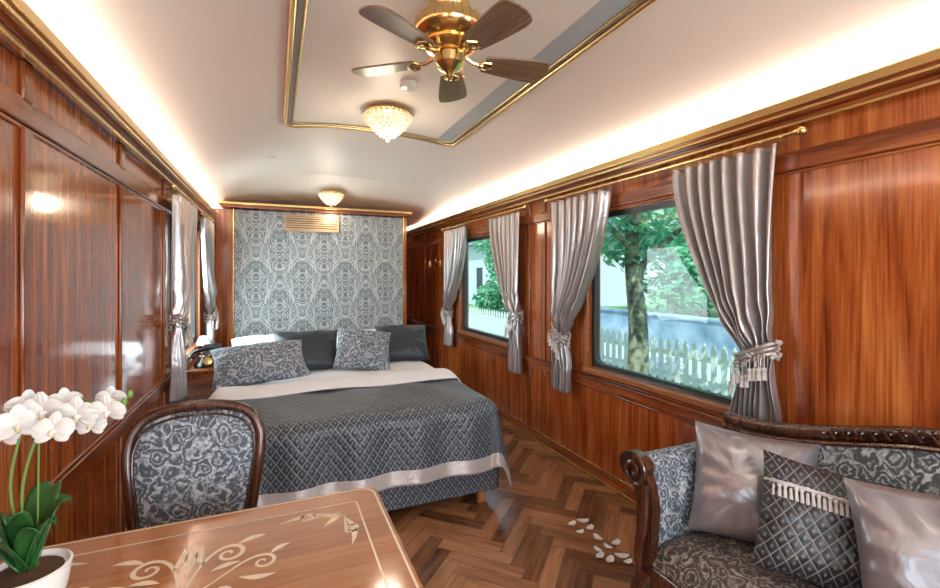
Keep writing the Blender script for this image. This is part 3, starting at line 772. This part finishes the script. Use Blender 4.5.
# ------------------------------------------------------------------ crystal ceiling lamps
def lamp(x,y,zc,R,lab,pw):
    r=root('ceiling_lamp',(x,y,zc),lab,'ceiling lamp',group='crystal ceiling lamps')
    B().lathe([(R*.5,0),(R*.9,-.006),(R*1.0,-.016),(R*1.03,-.028),(R*.97,-.034)],36).make('rim',gold,r)
    b=B(); rows=8
    for j in range(rows):
        t=j/rows; rr=R*(1.0-.80*t**1.5)*(1 if j else 1.02); zz=-.045-R*.92*t; n=max(5,int(2*pi*rr/(R*.24)))
        for i in range(n):
            a=2*pi*(i+.5*(j%2))/n; b.sph((rr*math.cos(a),rr*math.sin(a),zz),(R*.085,R*.085,R*.075),5,4)
    # inner glass bowl seen between the beads
    b.lathe([(R*.90,-.04),(R*.84,-.04-R*.25),(R*.66,-.04-R*.5),(R*.38,-.04-R*.74),(R*.10,-.04-R*.86)],24)
    b.sph((0,0,-.055-R*.95),R*.10,8,6)
    o=b.make('crystal_bowl',crys,r,ang=20); o['kind']='stuff'
    l=bpy.data.lights.new('lamp_bulb','POINT'); l.energy=pw; l.color=(1,.84,.64); l.shadow_soft_size=.10
    lo=bpy.data.objects.new('lamp_bulb',l); C.objects.link(lo); lo.parent=r; lo.location=(0,0,-.09-R*1.5)
    l.specular_factor=.25
    return r
lamp(.69,2.97,arc(.69)-.016,.15,'added crystal ceiling lamp above the camera, unseen, for fill light',7)
lamp(.62,5.62,2.455,.14,'crystal bead ceiling lamp above headboard',6)
lamp(.69,.1,arc(.69)-.016,.15,'added crystal ceiling lamp above the camera, unseen, for fill light',8)  # unseen lamp added overhead to fill the room
B().lathe([(.05,0),(.05,-.02),(.04,-.035),(.015,-.04)],24).make('smoke_detector',ceramic,loc=(.70,2.50,arc(.70)-.016),label='white round smoke detector on ceiling panel',cat='smoke detector')
for x,y in((-.03,4.35),(1.35,4.25)):
    B().lathe([(.03,0),(.03,-.006),(.02,-.008)],20).make('ceiling_spotlight',ceramic,loc=(x,y,arc(x)-.002),label='small white recessed ceiling spotlight',cat='spotlight')
# ------------------------------------------------------------------ petal shapes standing in for sunlight glints on floor
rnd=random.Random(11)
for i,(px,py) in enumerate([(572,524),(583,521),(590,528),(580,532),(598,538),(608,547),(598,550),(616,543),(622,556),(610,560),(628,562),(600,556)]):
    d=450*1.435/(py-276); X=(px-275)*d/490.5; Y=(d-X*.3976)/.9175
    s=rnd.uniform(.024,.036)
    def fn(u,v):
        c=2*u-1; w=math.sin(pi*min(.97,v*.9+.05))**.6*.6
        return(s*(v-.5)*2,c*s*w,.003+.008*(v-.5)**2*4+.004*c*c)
    o=B().grid(fn,6,8).make('floor_glint',petalm,loc=(X,Y,0),rot=(0,0,rnd.uniform(0,6)),ang=180,label='white sunlight glint on parquet, modelled as a petal shape',cat='floor glint'); o['group']='sunlight glints on floor'
# ------------------------------------------------------------------ outside
GZ=-.74
grass,nt,p=newmat('sunny_grass'); c=ramp(nt,noise(nt,coords(nt),3,5),[(.35,(.06,.19,.08)),(.65,(.20,.38,.17))]); nt.links.new(c,p.inputs[0]); setp(p,Roughness=.9)
B().box(-40,60,-30,70,GZ-.1,GZ).make('lawn',grass,kind='structure',label='sunny lawn outside the carriage')
B().box(7.6,9.8,-10,60,GZ,GZ+.03).make('path',plain('pale_gravel',(.45,.52,.6),.9),label='pale gravel path beyond the fence',cat='path')
fence_m=plain('white_paint',(.72,.76,.75),.6)
def fence(x,y0,y1,lab):
    b=B(); n=int((y1-y0)/.2)
    for i in range(n):
        y=y0+i*.2
        b.extr([(x,y,GZ),(x,y+.11,GZ),(x,y+.11,GZ+.85),(x,y+.055,GZ+.95),(x,y,GZ+.85)],(.02,0,0))
    b.box(x+.02,x+.05,y0,y1,GZ+.2,GZ+.28).box(x+.02,x+.05,y0,y1,GZ+.62,GZ+.7)
    b.make('picket_fence',fence_m,label=lab,cat='fence',smooth=False)
fence(7.2,-3,34,'white wooden picket fence on the lawn')
bluew,nt,p=newmat('blue_render'); c=ramp(nt,noise(nt,coords(nt),1.2,4),[(.35,(.14,.24,.34)),(.65,(.42,.56,.66))]); nt.links.new(c,p.inputs[0]); setp(p,Roughness=.8)
B().box(10.0,10.2,-6,16,GZ,GZ+1.05).box(9.95,10.25,-6,16,GZ+1.05,GZ+1.11).make('garden_wall',bluew,label='low blue grey garden wall behind picket fence',cat='wall')
leafo,nt,p=newmat('sunlit_leaves'); c=ramp(nt,noise(nt,coords(nt),1.7,4),[(.33,(.03,.25,.17)),(.5,(.14,.48,.28)),(.66,(.45,.75,.45))]); nt.links.new(c,p.inputs[0]); setp(p,Roughness=.6)
tl_=nt.nodes.new('ShaderNodeBsdfTranslucent'); nt.links.new(c,tl_.inputs[0]); ms=nt.nodes.new('ShaderNodeMixShader'); ms.inputs[0].default_value=.4
nt.links.new(p.outputs[0],ms.inputs[1]); nt.links.new(tl_.outputs[0],ms.inputs[2]); nt.links.new(ms.outputs[0],nt.nodes['Material Output'].inputs[0])
bark,nt,p=newmat('tree_bark'); c=ramp(nt,noise(nt,coords(nt),7,4),[(.4,(.08,.08,.07)),(.6,(.34,.34,.24))]); nt.links.new(c,p.inputs[0]); setp(p,Roughness=.9)
def tree(x,y,h,rt,cr,seed,n=2600,zlow=1.6,lab='leafy green deciduous tree on the lawn',sc=1):
    rnd=random.Random(seed); r=root('tree',(x,y,GZ),lab,'tree')
    b=B().tube(smooth([(0,0,0),(.05,0,h*.3),(-.03,.05,h*.6),(.05,.1,h)],5),[rt*(1.25-.045*i) for i in range(16)],12)
    for i in range(5):
        a=rnd.uniform(0,6.28); z=h*rnd.uniform(.45,.8)
        b.tube([(0,0,z),(math.cos(a)*.8,math.sin(a)*.8,z+.6),(math.cos(a)*1.5,math.sin(a)*1.5,z+.9)],[rt*.4,rt*.25,rt*.1],7)
    b.make('trunk',bark,r)
    b=B(); cl=[(rnd.uniform(-cr,cr)*.8,rnd.uniform(-cr,cr)*.8,rnd.uniform(zlow+.6,h+1.2),rnd.uniform(.5,1.0)*cr*.5) for _ in range(18)]
    for i in range(n):
        cx_,cy_,cz_,rr=rnd.choice(cl)
        v=Vector((rnd.gauss(0,1),rnd.gauss(0,1),rnd.gauss(0,1))).normalized()*rr*rnd.uniform(.6,1.05)
        p=Vector((cx_,cy_,cz_))+v; s=rnd.uniform(.06,.13)*sc
        e1=Vector((rnd.gauss(0,1),rnd.gauss(0,1),rnd.gauss(0,1))).normalized(); e2=e1.orthogonal().normalized()
        b.add([p-e1*s,p-e2*s*.5,p+e1*s,p+e2*s*.5],[(0,1,2,3)])
    b.make('foliage',leafo,r,smooth=False)
tree(5.3,5.55,4.2,.15,1.7,1,3800,2.1)
tree(13,5.6,4,.18,2.4,2,6000,.2,sc=1.4)
tree(13,11.9,4,.18,2.4,3,6000,.2,sc=1.4); tree(20,8.4,6,.3,3.2,8,6500,.2,sc=1.8); tree(21,17.2,6,.3,3.0,4,6500,.2,sc=1.8)
tree(11.9,21.5,4.2,.2,2.4,9,6500,.3,sc=1.4)
tree(-7,9,5,.25,3,6,3000,1.0)
r=root('house',(20,32,GZ),'pale rendered house with grey roof beyond the lawn','house')
B().box(-6,6,-6,6,0,4.5).make('walls',plain('pale_render',(.66,.72,.76),.8),r)
B().extr([(-6.5,-6.5,4.5),(6.5,-6.5,4.5),(0,-6.5,7.5)],(0,13,0)).make('roof',plain('slate_roof',(.2,.23,.27),.7),r,smooth=False)
for i in range(4): B().box(-6.03,-6,-4.6+i*2.6,-3.6+i*2.6,1.2,2.8).make('house_window',blackm,r)
# ------------------------------------------------------------------ lights
def area(name,loc,rot,sx,sy,e,col):
    l=bpy.data.lights.new(name,'AREA'); l.shape='RECTANGLE'; l.size=sx; l.size_y=sy; l.energy=e; l.color=col
    o=bpy.data.objects.new(name,l); C.objects.link(o); o.location=loc; o.rotation_euler=rot; return o
for x,sg in((XR,-1),(XL,1)):
    area('cove_led_strip',(x+sg*.028,(Y0+YE)/2,2.172),(pi,0,0),.03,YE-Y0-.2,58,(1,.87,.73))
day=(.92,.95,1)
area('added_rear_fill',(.7,Y0-.15,1.38),(D(90),0,0),1.8,1.35,64,day)  # added fill lamp behind the camera, shining through the rear opening
area('added_side_fill',(XR+.2,-.7,1.33),(0,D(90),0),1.1,1.1,50,day)  # added fill lamp outside the unseen right window
area('added_side_fill',(XL-.2,-.7,1.33),(0,D(-90),0),1.1,1.1,16,day)  # added fill lamp outside the unseen left window
area('bed_window_daylight',(XL-.25,4.62,1.33),(0,D(-90),0),1.1,1.3,55,day)
s=bpy.data.lights.new('sun','SUN'); s.energy=5.0; s.angle=.01; s.color=(1,.96,.9)
so_=bpy.data.objects.new('sun',s); C.objects.link(so_); so_.rotation_euler=(D(38),0,D(-35))
w=bpy.data.worlds.new('sky'); bpy.context.scene.world=w; w.use_nodes=True; nt=w.node_tree
bg=nt.nodes['Background']; sky=nt.nodes.new('ShaderNodeTexSky')
try:
    sky.sky_type='HOSEK_WILKIE'; sky.turbidity=3; sky.sun_direction=(-.3,-.5,.8)
except Exception: pass
mixn=nt.nodes.new('ShaderNodeMixRGB'); mixn.inputs[0].default_value=.7; mixn.inputs[2].default_value=(.75,.88,1,1)
nt.links.new(sky.outputs[0],mixn.inputs[1]); nt.links.new(mixn.outputs[0],bg.inputs[0]); bg.inputs[1].default_value=1.8
# ------------------------------------------------------------------ camera
cam=bpy.data.cameras.new('camera'); co=bpy.data.objects.new('camera',cam); C.objects.link(co)
co.location=(0,0,1.44); co.rotation_euler=(pi/2,0,-D(23.43)); cam.sensor_width=36; cam.lens=450/940*36; cam.shift_y=-18/940
cam.clip_start=.03; bpy.context.scene.camera=co
vs=bpy.context.scene.view_settings
vs.view_transform='Standard'; vs.exposure=0.1
